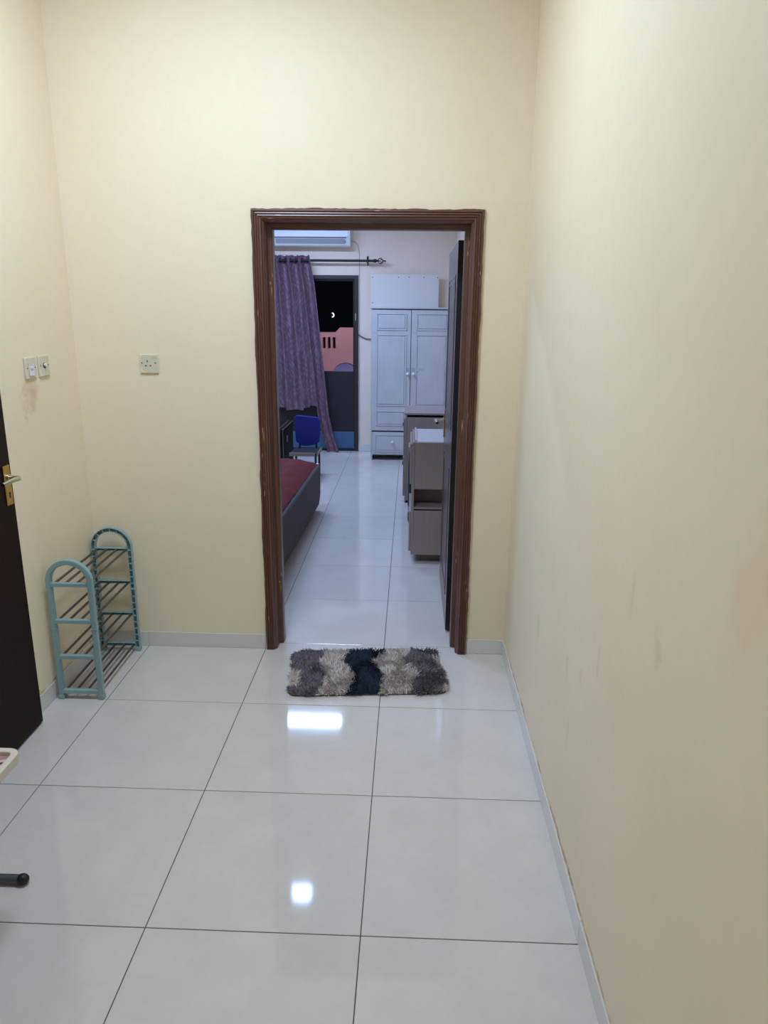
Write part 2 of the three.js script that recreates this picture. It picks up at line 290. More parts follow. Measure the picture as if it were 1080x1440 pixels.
// ---------------------------------------------------------------- hall objects
// teal shoe rack
{
  const r = thing('shoe_rack', 'teal plastic shoe rack with arched ends and thin metal rods', 'shoe rack', [-1.311, 0, 0.008], 0.02);
  const teal = std({ color: C(142, 172, 174), roughness: 0.42 });
  const rodM = std({ color: C(108, 98, 90), metalness: 0.75, roughness: 0.38 });
  const W = 0.098, Hh = 0.645, T = 0.021, bars = [0.028, 0.193, 0.36, 0.527];
  const ring = (o, i, z0, z1) => {
    const s = new THREE.Shape(); const ro = W - o, ri = W - i, yc = Hh - W;
    s.moveTo(-ro, 0); s.lineTo(-ro, yc); s.absarc(0, yc, ro, Math.PI, 0, true); s.lineTo(ro, 0); s.lineTo(ri, 0); s.lineTo(ri, yc); s.absarc(0, yc, ri, 0, Math.PI, false); s.lineTo(-ri, 0); s.closePath();
    const g = new THREE.ExtrudeGeometry(s, { depth: z1 - z0, bevelEnabled: false, curveSegments: 24 }); g.translate(0, 0, z0); return muv(g);
  };
  const L = 0.497;
  for (const e of [0, 1]) {
    const f = new THREE.Group(); f.name = 'end_frame'; r.add(f);
    f.position.z = e ? -L : 0; if (e) f.rotation.y = Math.PI;       // the hollow side looks inwards
    const shell = [ring(0.0015, T - 0.0015, -0.006, -0.0015), ring(0, 0.003, -0.024, -0.003), ring(T - 0.003, T, -0.024, -0.003)];
    { const s = ring(0.003, T - 0.003, -0.003, 0); shell.push(s); }
    part('arch', shell, teal, f);
    const ribs = [];
    for (let y = 0.02; y < Hh - W; y += 0.034) for (const s of [-1, 1]) ribs.push(bx(s * (W - T / 2) - T / 2 + 0.002, s * (W - T / 2) + T / 2 - 0.002, y, y + 0.0025, -0.023, -0.005));
    for (let k = 1; k < 8; k++) { const a = Math.PI * k / 8, b = bx(W - T + 0.002, W - 0.002, -0.00125, 0.00125, -0.023, -0.005); b.rotateZ(a); b.translate(0, Hh - W, 0); ribs.push(b); }
    part('ribs', ribs, teal, f).userData.kind = 'stuff';
    for (const y of bars) part('crossbar', [bx(-W + T - 0.002, W - T + 0.002, y, y + 0.015, -0.005, -0.0005, 0.001), bx(-W + T - 0.002, W - T + 0.002, y, y + 0.0025, -0.022, -0.003), bx(-W + T - 0.002, W - T + 0.002, y + 0.0125, y + 0.015, -0.022, -0.003)], teal, f);
    for (const s of [-1, 1]) part('foot', bx(s * (W - T / 2) - 0.0135, s * (W - T / 2) + 0.0135, 0.0005, 0.02, -0.026, 0.002, 0.003), teal, f);
    for (const s of [-1, 1]) part('joint_collar', bx(s * (W - T / 2) - 0.012, s * (W - T / 2) + 0.012, 0.33, 0.336, -0.0255, 0.0012, 0.001), teal, f);
  }
  for (const y of bars) {
    const sh = new THREE.Group(); sh.name = 'shelf'; r.add(sh);
    for (const x of [-0.07, -0.024, 0.024, 0.07]) part('rod', cyl([x, y + 0.0075, -0.012], [x, y + 0.0075, -L + 0.012], 0.0054, 10), rodM, sh);
  }
}
// shaggy rug
{
  const cx = -0.072, cz = -0.30, W = 0.74, D = 0.44, rug = thing('shag_rug', 'shaggy rug with grey, beige and navy zigzag bands in the doorway', 'rug', [cx, 0, cz], 0.085);
  const s = new THREE.Shape(), a = W / 2 - 0.012, b = D / 2 - 0.012, q = 0.05;
  s.moveTo(-a + q, -b); s.lineTo(a - q, -b); s.quadraticCurveTo(a, -b, a, -b + q); s.lineTo(a, b - q); s.quadraticCurveTo(a, b, a - q, b); s.lineTo(-a + q, b); s.quadraticCurveTo(-a, b, -a, b - q); s.lineTo(-a, -b + q); s.quadraticCurveTo(-a, -b, -a + q, -b);
  const g = new THREE.ExtrudeGeometry(s, { depth: 0.006, bevelEnabled: false }); g.rotateX(-Math.PI / 2); g.translate(0, 0.0005, 0);
  part('backing', g, std({ color: C(96, 84, 74), roughness: 1 }), rug, 'brown bound edge');
  const K = [[0, 0.245, 0.415, 0.646, 0.817], [0.3, 0.19, 0.34, 0.54, 0.745], [0.6, 0.255, 0.425, 0.605, 0.82], [1, 0.20, 0.375, 0.555, 0.755]];
  const cols = { grey: [122, 114, 122], beige: [210, 198, 188], navy: [30, 48, 64], grey2: [122, 115, 120] };
  const bounds = (t) => { let i = 0; while (i < 2 && t > K[i + 1][0]) i++; const A = K[i], B = K[i + 1], f = (t - A[0]) / (B[0] - A[0]); return [1, 2, 3, 4].map(k => A[k] + (B[k] - A[k]) * f); };
  const pick = (u, t) => {
    if ((u < 0.075 && t > 0.5 && t < 0.86) || (u > 0.945 && t > 0.86) || (u > 0.955 && t > 0.22 && t < 0.5)) return 'beige';
    const B = bounds(t); return u < B[0] ? 'grey' : u < B[1] ? 'beige' : u < B[2] ? 'navy' : u < B[3] ? 'beige' : 'grey2';
  };
  // one lock of yarn: a tapering three-sided bent blade
  const bp = [], lv = [[0, 0, 1], [0.35, 0.05, 1.15], [0.7, 0.22, 0.85], [1, 0.5, 0.12]], id = [];
  for (const [y, bend, w] of lv) for (let k = 0; k < 3; k++) { const an = k * 2.0944; bp.push(Math.cos(an) * w * 0.0021 + bend * 0.02, y * 0.027 - bend * 0.008, Math.sin(an) * w * 0.0021); }
  for (let i = 0; i < 3; i++) for (let k = 0; k < 3; k++) { const A = i * 3 + k, B = i * 3 + (k + 1) % 3; id.push(A, A + 3, B, B, A + 3, B + 3); }
  const bg = new THREE.BufferGeometry(); bg.setAttribute('position', new THREE.Float32BufferAttribute(bp, 3)); bg.setIndex(id); bg.computeVertexNormals();
  const N = 26000, im = new THREE.InstancedMesh(bg, std({ color: 0xffffff, roughness: 0.95 }), N); im.name = 'pile'; im.userData.kind = 'stuff'; im.userData.label = 'long soft yarn pile';
  const m4 = new THREE.Matrix4(), qt = new THREE.Quaternion(), e = new THREE.Euler(), col = new THREE.Color(); let n = 0;
  while (n < N) {
    const x = rr(-a, a), z = rr(-b, b), ex = Math.abs(x) - (a - q), ez = Math.abs(z) - (b - q); if (ex > 0 && ez > 0 && ex * ex + ez * ez > q * q) continue;
    const u = (x + W / 2) / W, t = (z + D / 2) / D, k = cols[pick(u + rr(-0.012, 0.012), t + rr(-0.02, 0.02))];
    const flow = 9 * vn(x * 9, z * 9, 33) + 3 * (vn(x * 40, z * 40, 34) - 0.5) + rr(-0.6, 0.6);
    e.set(rr(-0.45, 0.45), flow, rr(-0.85, 0.25)); qt.setFromEuler(e);
    const sc = rr(0.8, 1.35); m4.compose(new THREE.Vector3(x, 0.005, z), qt, new THREE.Vector3(sc, sc * rr(0.8, 1.05), sc)); im.setMatrixAt(n, m4);
    const br = rr(0.82, 1.14); col.setRGB(k[0] * br / 255, k[1] * br / 255, k[2] * br / 255, THREE.SRGBColorSpace); im.setColorAt(n, col); n++;
  }
  rug.add(im);
}
// wall socket on the back wall, two plates on the left wall
{
  const s = thing('wall_socket', 'square cream three-pin wall socket on the wall by the doorway', 'socket', [-1.0905, 1.415, Z0 + 0.0002]);
  part('plate', [bx(-0.042, 0.042, -0.042, 0.042, 0, 0.009, 0.003)], M.plate, s);
  part('plate_chip', bx(0.012, 0.036, 0.024, 0.034, 0.0085, 0.0096, 0.0004), M.plateEdge, s, 'worn corner');
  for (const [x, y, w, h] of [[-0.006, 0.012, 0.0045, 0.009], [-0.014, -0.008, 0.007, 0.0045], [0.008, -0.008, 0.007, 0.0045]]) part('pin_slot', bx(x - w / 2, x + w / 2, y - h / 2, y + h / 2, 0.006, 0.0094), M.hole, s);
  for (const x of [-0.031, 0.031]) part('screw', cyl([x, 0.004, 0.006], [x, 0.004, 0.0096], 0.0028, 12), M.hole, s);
  const stickerC = document.createElement('canvas'); stickerC.width = 128; stickerC.height = 160; const q = stickerC.getContext('2d');
  q.fillStyle = '#e6e0e4'; q.fillRect(0, 0, 128, 160); q.strokeStyle = '#6d5f86'; q.lineWidth = 10;
  for (const x of [36, 62, 88]) { q.beginPath(); q.moveTo(x, 62); q.lineTo(x + 8, 92); q.moveTo(x - 8, 66); q.lineTo(x + 4, 62); q.stroke(); }
  q.fillStyle = '#8d8498'; q.fillRect(20, 10, 22, 8); q.fillRect(48, 8, 16, 8); q.fillRect(70, 10, 24, 8);
  const st = new THREE.CanvasTexture(stickerC); st.colorSpace = THREE.SRGBColorSpace;
  const a = thing('switch_plate', 'cream switch plate with a marked paper sticker above the shoe rack', 'switch', [HX0 + 0.0002, 1.424, -0.108], Math.PI / 2 + 0.0);
  part('plate', bx(-0.042, 0.042, -0.042, 0.042, 0, 0.009, 0.003), M.plate, a);
  part('rocker', bx(-0.022, 0.004, -0.03, 0.02, 0.008, 0.0115, 0.0015), M.plateEdge, a);
  const sg = new THREE.BoxGeometry(0.038, 0.046, 0.0006); sg.translate(0.0, -0.008, 0.0121); part('sticker', sg, std({ map: st, roughness: 0.7 }), a, 'white paper sticker with purple marks');
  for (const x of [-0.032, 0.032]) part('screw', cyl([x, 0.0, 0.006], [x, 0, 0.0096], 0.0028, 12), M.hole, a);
  const b = thing('dimmer_plate', 'cream wall plate with a small round centre knob above the shoe rack', 'switch', [HX0 + 0.0002, 1.4245, -0.218], Math.PI / 2);
  part('plate', bx(-0.042, 0.042, -0.042, 0.042, 0, 0.009, 0.003), M.plate, b);
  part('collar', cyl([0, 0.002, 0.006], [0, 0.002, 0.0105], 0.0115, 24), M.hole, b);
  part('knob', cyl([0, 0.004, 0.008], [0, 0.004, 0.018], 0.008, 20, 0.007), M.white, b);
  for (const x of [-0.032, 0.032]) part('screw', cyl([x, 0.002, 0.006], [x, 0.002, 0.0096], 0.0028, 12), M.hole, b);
}
// low folding table with a printed top, mostly out of frame
{
  const t = thing('folding_table', 'low folding table with white rim, patterned top and grey tube feet', 'table', [0, 0, 0]);
  const x0 = -1.375, x1 = -0.93, z0 = 1.112, z1 = 1.86, rim = std({ color: C(214, 206, 188), roughness: 0.45 });
  const rs = (o, r) => { const s = new THREE.Shape(), a = x0 + o, b = x1 - o, c = z0 + o, d = z1 - o; s.moveTo(a + r, c); s.lineTo(b - r, c); s.absarc(b - r, c + r, r, -Math.PI / 2, 0, false); s.lineTo(b, d - r); s.absarc(b - r, d - r, r, 0, Math.PI / 2, false); s.lineTo(a + r, d); s.absarc(a + r, d - r, r, Math.PI / 2, Math.PI, false); s.lineTo(a, c + r); s.absarc(a + r, c + r, r, Math.PI, 1.5 * Math.PI, false); return s; };
  const ro = rs(0.003, 0.03); ro.holes.push(rs(0.016, 0.018));
  const g = new THREE.ExtrudeGeometry(ro, { depth: 0.022, bevelEnabled: true, bevelSize: 0.003, bevelThickness: 0.003, bevelSegments: 3, curveSegments: 10 }); g.rotateX(Math.PI / 2); g.translate(0, 0.5 - 0.003, 0);
  part('rim', g, rim, t, 'white plastic rim');
  const pm = tex(256, 256, (u, v) => {
    const n = vn(u * 12, v * 12, 201, 12, 12), k = vn(u * 9, v * 9, 202, 9, 9), l = vn(u * 30, v * 30, 203, 30, 30);
    return n > 0.62 ? [176, 132, 134] : k > 0.66 ? [204, 186, 176] : n < 0.32 ? [70, 84, 60] : l > 0.6 ? [96, 52, 58] : [44, 34, 34];
  });
  part('top', bx(x0 + 0.012, x1 - 0.012, 0.476, 0.488, z0 + 0.012, z1 - 0.012), std({ map: (pm.repeat.set(3.3, 3.3), pm), roughness: 0.4 }), t, 'dark top printed with pink and green blotches');
  const leg = std({ color: C(92, 96, 96), metalness: 0.5, roughness: 0.4 });
  for (const [zf, zt, xo] of [[1.06, 1.72, 0], [1.84, 1.18, 0.03]]) {
    const xa = -1.36 + xo, xb = -1.018 - xo;
    part('foot_tube', cyl([xa, 0.0165, zf], [xb, 0.0165, zf], 0.0135, 18), leg, t);
    for (const x of [xa, xb]) { const s = new THREE.SphereGeometry(0.0165, 20, 14); s.scale(1.15, 1, 1); s.translate(x, 0.017, zf); part('end_cap', s, M.black, t, 'black rubber end cap'); }
    for (const x of [xa + 0.05 + xo * 0.3, xb - 0.12 - xo * 0.3]) part('leg', tube([[x, 0.02, zf], [x, 0.25, (zf + zt) / 2], [x, 0.474, zt]], 0.0115, 12, 12), leg, t);
  }
}

// ---------------------------------------------------------------- bedroom objects
// air conditioner
{
  const a = thing('air_conditioner', 'white split air conditioner on the far wall above the curtain', 'air conditioner', [0, 0, 0]);
  const x0 = -1.48, x1 = -0.598, w = std({ color: C(236, 238, 240), roughness: 0.35 });
  const s = new THREE.Shape(); s.moveTo(-5.946, 2.36); s.lineTo(-5.83, 2.352); s.quadraticCurveTo(-5.80, 2.356, -5.79, 2.372); s.lineTo(-5.748, 2.44); s.lineTo(-5.742, 2.60); s.quadraticCurveTo(-5.75, 2.63, -5.79, 2.635); s.lineTo(-5.946, 2.635); s.closePath();
  const g = new THREE.ExtrudeGeometry(s, { depth: x1 - x0, bevelEnabled: true, bevelSize: 0.004, bevelThickness: 0.004, bevelSegments: 2 }); g.rotateY(-Math.PI / 2); g.translate(x1, 0, 0);
  // after the turn: shape x -> world z
  const P = g.attributes.position; for (let i = 0; i < P.count; i++) P.setZ(i, P.getZ(i)); g.computeVertexNormals();
  part('body', g, w, a);
  part('front_panel', bx(x0 + 0.012, x1 - 0.014, 2.445, 2.615, -5.748, -5.732, 0.006), std({ color: C(240, 244, 250), roughness: 0.18 }), a);
  { const lg = bx(x0 + 0.05, x1 - 0.055, -0.03, 0.03, -0.003, 0.003, 0.002); lg.rotateX(0.55); lg.translate(0, 2.404, -5.766); part('louvre', lg, std({ color: C(168, 170, 178), roughness: 0.4 }), a); }  // greyer than the white body: shade of the recess put into the colour
  part('vent_shade_bar', bx(x0 + 0.03, x1 - 0.035, 2.435, 2.4445, -5.765, -5.742), std({ color: C(96, 100, 112), roughness: 0.7 }), a);  // solid grey bar, its colour stands in for shade below the front panel
  part('notch_shade_bar', bx(x1 - 0.052, x1 - 0.048, 2.385, 2.436, -5.775, -5.757), std({ color: C(110, 112, 120), roughness: 0.7 }), a);  // solid grey sliver, shade of the notch given as colour
}
// cables on the far wall
{
  const cm = std({ color: C(196, 190, 190), roughness: 0.6 });
  const c = part(numbered('cable'), tube([[-0.6, 2.43, BZ + 0.012], [-0.555, 2.415, BZ + 0.006], [-0.52, 2.375, BZ + 0.005], [-0.506, 2.30, BZ + 0.005], [-0.503, 1.9, BZ + 0.005], [-0.503, 1.36, BZ + 0.005], [-0.503, 0.5, BZ + 0.005], [-0.503, 0.1, BZ + 0.005]], 0.004, 70, 6), cm, scene);
  tag(c, 'thin pale cable running down the far wall from the air conditioner', 'cable');
  const d = part(numbered('cable'), tube([[-0.515, 1.392, BZ + 0.02], [-0.47, 1.365, BZ + 0.02], [-0.42, 1.343, BZ + 0.016], [-0.35, 1.34, BZ + 0.016], [-0.32, 1.34, BZ + 0.016]], 0.006, 40, 6), std({ color: C(96, 92, 92), roughness: 0.6 }), scene);
  tag(d, 'short dark cable crossing from far door frame to wardrobe', 'cable');
}
// curtain rod and curtain
{
  const zr = -5.855, yr = 2.205, r = thing('curtain_rod', 'black curtain rod with open cage finial above the far door', 'curtain rod', [0, 0, 0]);
  part('rod', cyl([-1.9, yr, zr], [-0.325, yr, zr], 0.0135, 16), M.black, r);
  part('socket_ring', [cyl([-0.335, yr, zr], [-0.30, yr, zr], 0.019, 16), cyl([-0.30, yr, zr], [-0.29, yr, zr], 0.010, 16)], M.black, r);
  const cage = []; for (let k = 0; k < 6; k++) { const a = k * Math.PI / 3; cage.push(tube([0, 0.25, 0.5, 0.75, 1].map(t => { const q = Math.sin(t * Math.PI) * 0.033, w = a + t * 1.6; return [-0.292 + t * 0.07, yr + Math.cos(w) * q, zr + Math.sin(w) * q]; }), 0.0035, 16, 6)); }
  cage.push(cyl([-0.224, yr, zr], [-0.195, yr, zr], 0.007, 12));
  part('finial', cage, M.black, r);
  for (const x of [-0.403, -1.6]) part('bracket', [bx(x - 0.006, x + 0.006, yr - 0.045, yr + 0.058, BZ + 0.001, BZ + 0.008, 0.002), bx(x - 0.006, x + 0.006, yr - 0.03, yr - 0.014, BZ + 0.006, zr + 0.01, 0.002), bx(x - 0.009, x + 0.009, yr - 0.03, yr + 0.045, zr + 0.0135, zr + 0.021, 0.002)], M.black, r);
  const c = thing('curtain', 'purple patterned eyelet curtain with a tail trailing down to the floor', 'curtain', [0, 0, 0]);
  const NU = 220, NV = 90, U = 0.8, p = [], uv = [], idx = [];
  const xr = (y) => { const K = [[0, -0.74], [0.22, -0.81], [0.447, -0.857], [1.148, -0.925], [1.944, -1.005], [2.26, -1.058]]; for (let i = 0; i < 5; i++) if (y <= K[i + 1][0]) { const f = (y - K[i][0]) / (K[i + 1][0] - K[i][0]); return K[i][1] + (K[i + 1][1] - K[i][1]) * Math.max(0, f); } return -1.058; };
  for (let j = 0; j <= NV; j++) for (let i = 0; i <= NU; i++) {
    const u = i / NU, y0 = 2.252 * (1 - j / NV) + 0.006, XR = xr(y0), XM = XR - 0.135;
    let x = u < U ? -1.72 + (XM + 1.72) * u / U : XM + (u - U) / (1 - U) * 0.135;
    const ph = u * Math.PI * 2 * 5.25, low = 1 - y0 / 2.25, amp = 0.046 * (1 - 0.45 * low) + 0.012 * vn(u * 9, low * 3, 61);
    const z = zr + amp * Math.sin(ph + low * 0.9 * vn(u * 3, 1, 62)) + 0.008 * Math.sin(ph * 2.3 + 4 * low) * low + 0.004 * (vn(u * 40, y0 * 5, 64) - 0.5);
    x += 0.012 * Math.cos(ph * 1.0) * (1 - low * 0.5) * Math.min(1, (1 - u) * 12);
    const y = y0 + (j === 0 ? 0.006 * Math.sin(ph * 2) : 0);
    p.push(x, y, z); uv.push(u * 1.9, y0);
  }
  const hem = (u) => 0.5 + 0.05 * vn(u * 7, 2, 63);
  for (let j = 0; j < NV; j++) for (let i = 0; i < NU; i++) {
    const u = (i + 0.5) / NU, y = 2.252 * (1 - (j + 0.5) / NV); if (u < U && y < hem(u)) continue;
    const a = j * (NU + 1) + i, b = a + NU + 1; idx.push(a, b, a + 1, b, b + 1, a + 1);
  }
  const g = new THREE.BufferGeometry(); g.setAttribute('position', new THREE.Float32BufferAttribute(p, 3)); g.setAttribute('uv', new THREE.Float32BufferAttribute(uv, 2)); g.setIndex(idx); g.computeVertexNormals();
  const damask = (u, v) => { const w = Math.sin((u * 10 + 0.8 * Math.sin(v * 12.566)) * 6.2832) * Math.sin((v * 8 + 0.6 * Math.sin(u * 12.566)) * 6.2832) + (vn(u * 24, v * 24, 71, 24, 24) - 0.5) * 1.6; return w > 0.45 ? 1 : 0; };
  const cm = tex(512, 512, (u, v) => { const d = damask(u, v), n = vn(u * 200, v * 120, 72, 200, 120); return d ? [122 + n * 26, 96 + n * 24, 110 + n * 26] : [104 + n * 18, 78 + n * 16, 92 + n * 18]; });
  cm.repeat.set(1, 1);
  const m = part('cloth', g, phy({ map: cm, roughness: 0.55, sheen: 0.6, sheenRoughness: 0.5, sheenColor: C(150, 130, 150), side: THREE.DoubleSide }), c);
  for (let k = 0; k < 10; k++) { const u = k / 10.5; const x = -1.72 + (-1.058 - 0.135 + 1.72) * Math.min(1, u / U) + (u > U ? (u - U) / (1 - U) * 0.135 : 0); const t = new THREE.TorusGeometry(0.021, 0.004, 8, 20); t.rotateY(Math.PI / 2); t.translate(x, yr, zr); part('eyelet', t, M.leafEdge, c); }
}
// wardrobe
const WARD = std({ map: tex(256, 256, (u, v) => { const n = (vn(u * 8, v * 8, 81, 8, 8) - 0.5) * 8 + (vn(u * 60, v * 12, 82, 60, 12) - 0.5) * 5; return [196 + n, 196 + n, 199 + n]; }), roughness: 0.42 });
{
  const w = thing('wardrobe', 'white two-door wardrobe with raised panels and a bottom drawer', 'wardrobe', [0, 0, 0]);
  const zf = -5.4, x0 = -0.335, xm = 0.106, x1 = 0.56, top = 1.683, holeShadeM = std({ color: C(70, 72, 84), roughness: 0.8 });
  part('carcass', [bx(x0, x0 + 0.018, 0.0005, top, -5.93, zf - 0.02), bx(x1 - 0.018, x1, 0.0005, top, -5.93, zf - 0.02), bx(x0 + 0.018, x1 - 0.018, 0.06, 0.078, -5.93, zf - 0.02), bx(x0 + 0.018, x1 - 0.018, 0.0785, top - 0.02, -5.93, -5.92), bx(x0 + 0.018, x1 - 0.018, 0.34, 0.356, -5.92, zf - 0.02)], WARD, w);
  part('top', bx(x0 - 0.006, x1 + 0.006, top, top + 0.018, -5.934, zf + 0.006, 0.004), WARD, w);
  function panel(parent, a, b, c, d) {
    part('raised_panel', [bx(a + 0.022, b - 0.022, c + 0.022, d - 0.022, zf, zf + 0.006, 0.004)], WARD, parent);
    part('moulding', [bx(a, b, c, c + 0.01, zf - 0.001, zf + 0.007, 0.003), bx(a, b, d - 0.01, d, zf - 0.001, zf + 0.007, 0.003), bx(a, a + 0.01, c, d, zf - 0.001, zf + 0.007, 0.003), bx(b - 0.01, b, c, d, zf - 0.001, zf + 0.007, 0.003)], WARD, parent);
  }
  function door(a, b, side) {
    const d = new THREE.Group(); d.name = 'door'; w.add(d);
    part('leaf', bx(a, b, 0.345, top - 0.012, zf - 0.0195, zf, 0.003), WARD, d);
    panel(d, a + 0.055, b - 0.045, 1.455, 1.635); panel(d, a + 0.055, b - 0.045, 0.625, 1.41); panel(d, a + 0.055, b - 0.045, 0.40, 0.57);
    const kx = side > 0 ? a + 0.03 : b - 0.03;
    part('knob', [cyl([kx, 0.985, zf], [kx, 0.985, zf + 0.012], 0.008, 14), new THREE.SphereGeometry(0.017, 18, 12).translate(kx, 0.985, zf + 0.02)], M.white, d);
    part('tape', bx(side > 0 ? a + 0.004 : b - 0.05, side > 0 ? a + 0.05 : b - 0.004, 1.01, 1.055, zf + 0.0002, zf + 0.0012), std({ color: C(170, 172, 176), roughness: 0.6 }), d, 'grey strip of tape');
    if (side > 0) part('tape', bx(a + 0.056, a + 0.15, 1.018, 1.05, zf + 0.0065, zf + 0.0078), std({ color: C(188, 190, 196), roughness: 0.6 }), d, 'grey strip of tape');
    part('tape', bx(a + 0.01, a + 0.07, 1.415, 1.445, zf + 0.0002, zf + 0.001), std({ color: C(190, 190, 192), roughness: 0.6 }), d, 'grey strip of tape');
  }
  door(x0 + 0.006, xm - 0.003, -1); door(xm + 0.003, x1 - 0.006, 1);
  for (const [a, b] of [[x0 + 0.02, xm - 0.004], [xm + 0.004, x1 - 0.02]]) {
    const d = new THREE.Group(); d.name = 'drawer'; w.add(d);
    part('drawer_front', bx(a, b, 0.072, 0.328, zf - 0.0195, zf, 0.003), WARD, d);
    panel(d, a + 0.03, b - 0.03, 0.10, 0.30);
    part('knob', [cyl([(a + b) / 2 + 0.02, 0.215, zf], [(a + b) / 2 + 0.02, 0.215, zf + 0.02], 0.008, 14), new THREE.SphereGeometry(0.017, 18, 12).translate((a + b) / 2 + 0.02, 0.215, zf + 0.026)], M.white, d);
  }
  const b = thing('white_board', 'white board with screw holes standing on top of the wardrobe', 'board', [0, 0, 0]);
  part('panel', bx(-0.366, 0.412, top + 0.0185, 2.062, -5.868, -5.85, 0.003), std({ color: C(228, 222, 216), roughness: 0.45 }), b);
  for (const [x, y] of [[-0.345, 2.03], [-0.05, 2.03], [0.07, 2.032], [0.24, 2.03], [0.395, 2.03], [-0.345, 1.75]]) part('screw_hole', cyl([x, y, -5.852], [x, y, -5.8492], 0.006, 10), holeShadeM, b);  // solid dark discs, the shade inside the holes is their colour
}
// grey cabinets along the right wall
{
  const gm = std({ map: tex(256, 256, (u, v) => { const n = (vn(u * 80, v * 5, 91, 80, 5) - 0.5) * 5; return [158 + n, 142 + n, 138 + n]; }), roughness: 0.4 });
  const topM = std({ color: C(206, 204, 206), roughness: 0.3 });
  const a = thing('side_cabinet', 'grey cabinet with open niche and pale top right behind the open door', 'cabinet', [0, 0, 0]);
  const x0 = 0.145, x1 = 0.585, z1 = -1.87, z0 = -2.43, h = 0.836;
  part('upper_panel', bx(x0 + 0.002, x1 - 0.002, 0.522, h - 0.001, z1 - 0.018, z1, 0.002), gm, a);
  part('lower_panel', bx(x0 + 0.002, x1 - 0.002, 0.064, 0.374, z1 - 0.018, z1, 0.002), gm, a);
  part('side_panel', bx(x0 - 0.014, x0 + 0.001, 0.064, h, z0, z1 - 0.001, 0.002), gm, a); part('side_panel', bx(x1 - 0.001, x1 + 0.004, 0.064, h, z0, z1 - 0.001, 0.002), gm, a);
  part('niche_shelf', bx(x0 + 0.002, x1 - 0.002, 0.385, 0.397, z0 + 0.02, z1 - 0.004), gm, a); part('niche_back', bx(x0 + 0.002, x1 - 0.002, 0.398, 0.522, z1 - 0.2, z1 - 0.18), gm, a);
  part('niche_top', bx(x0 + 0.002, x1 - 0.002, 0.522, 0.534, z1 - 0.2, z1 - 0.02), gm, a);
  part('top', bx(x0 + 0.002, x1 - 0.002, h - 0.016, h + 0.002, z0, z1 - 0.0185, 0.002), topM, a, 'pale laminate top'); part('lip', bx(x0 + 0.002, x0 + 0.012, h + 0.0025, h + 0.012, z0, z1 - 0.02, 0.002), topM, a);
  part('plinth', bx(x0 + 0.048, x1 - 0.02, 0.0005, 0.0635, z0 + 0.05, z1 - 0.09), gm, a);
  part('back_panel', bx(x0 - 0.014, x1 + 0.004, 0.0005, h - 0.02, z0 - 0.016, z0 - 0.0005, 0.002), gm, a);
  for (const [ya, yb] of [[0.55, 0.82], [0.08, 0.36]]) { const d = part('drawer', bx(x0 - 0.03, x0 - 0.0145, ya, yb, z0 + 0.02, z1 - 0.03, 0.002), gm, a); part('drawer_pull', bx(x0 - 0.04, x0 - 0.0305, yb - 0.06, yb - 0.048, z0 + 0.2, z1 - 0.22, 0.002), M.nickel, d); }
  const b = thing('side_cabinet', 'grey cabinet with a dark slot under its top next to the wardrobe', 'cabinet', [0, 0, 0]);
  const u0 = 0.074, w1 = -3.5, w0 = -4.02, H = 0.806;
  part('top', bx(u0 - 0.012, x1 + 0.002, H - 0.016, H, w0, w1 + 0.004, 0.002), gm, b); part('back_panel', bx(u0 + 0.0115, x1 - 0.0015, 0.0005, H - 0.0165, w0, w0 + 0.012), gm, b);
  part('front_panel', bx(u0 + 0.012, x1 - 0.002, 0.02, H - 0.037, w1 - 0.018, w1, 0.002), gm, b);
  part('side_panel', bx(u0, u0 + 0.011, 0.0005, H - 0.0165, w0, w1 + 0.002, 0.002), gm, b); part('side_panel', bx(x1 - 0.001, x1 + 0.003, 0.0005, H - 0.0165, w0, w1, 0.001), gm, b);
  part('base', bx(u0 + 0.03, x1 - 0.03, 0.0005, 0.0195, w0 + 0.03, w1 - 0.03), gm, b);
  for (const [ya, yb] of [[0.05, 0.4], [0.42, 0.75]]) { const d = part('drawer', bx(u0 - 0.018, u0 - 0.0005, ya, yb, w0 + 0.02, w1 - 0.05, 0.002), gm, b); part('drawer_pull', bx(u0 - 0.026, u0 - 0.0185, yb - 0.08, yb - 0.05, w1 - 0.16, w1 - 0.13, 0.002), M.black, d); }
  // dark bag between them
  const g = thing('soft_bag', 'dark navy soft bag standing between the two grey cabinets', 'bag', [0.3, 0, -2.83]);
  const body = new RoundedBoxGeometry(0.38, 0.62, 0.5, 6, 0.09); const P = body.attributes.position;
  for (let i = 0; i < P.count; i++) { const x = P.getX(i), y = P.getY(i), z = P.getZ(i); const k = 1 + 0.05 * Math.sin((y + 0.31) * 5) + 0.05 * (vn(x * 9 + 5, y * 9 + z * 7, 99) - 0.5); P.setX(i, x * k); P.setZ(i, z * k); }
  body.computeVertexNormals(); body.translate(0, 0.311, 0);
  const bm = std({ color: C(24, 34, 48), roughness: 0.7 });
  part('body', body, bm, g);
  for (const s of [-1, 1]) part('handle', tube([[s * 0.09, 0.61, -0.1], [s * 0.08, 0.69, -0.07], [s * 0.08, 0.71, 0], [s * 0.08, 0.69, 0.07], [s * 0.09, 0.61, 0.1]], 0.009, 24, 8), bm, g);
}
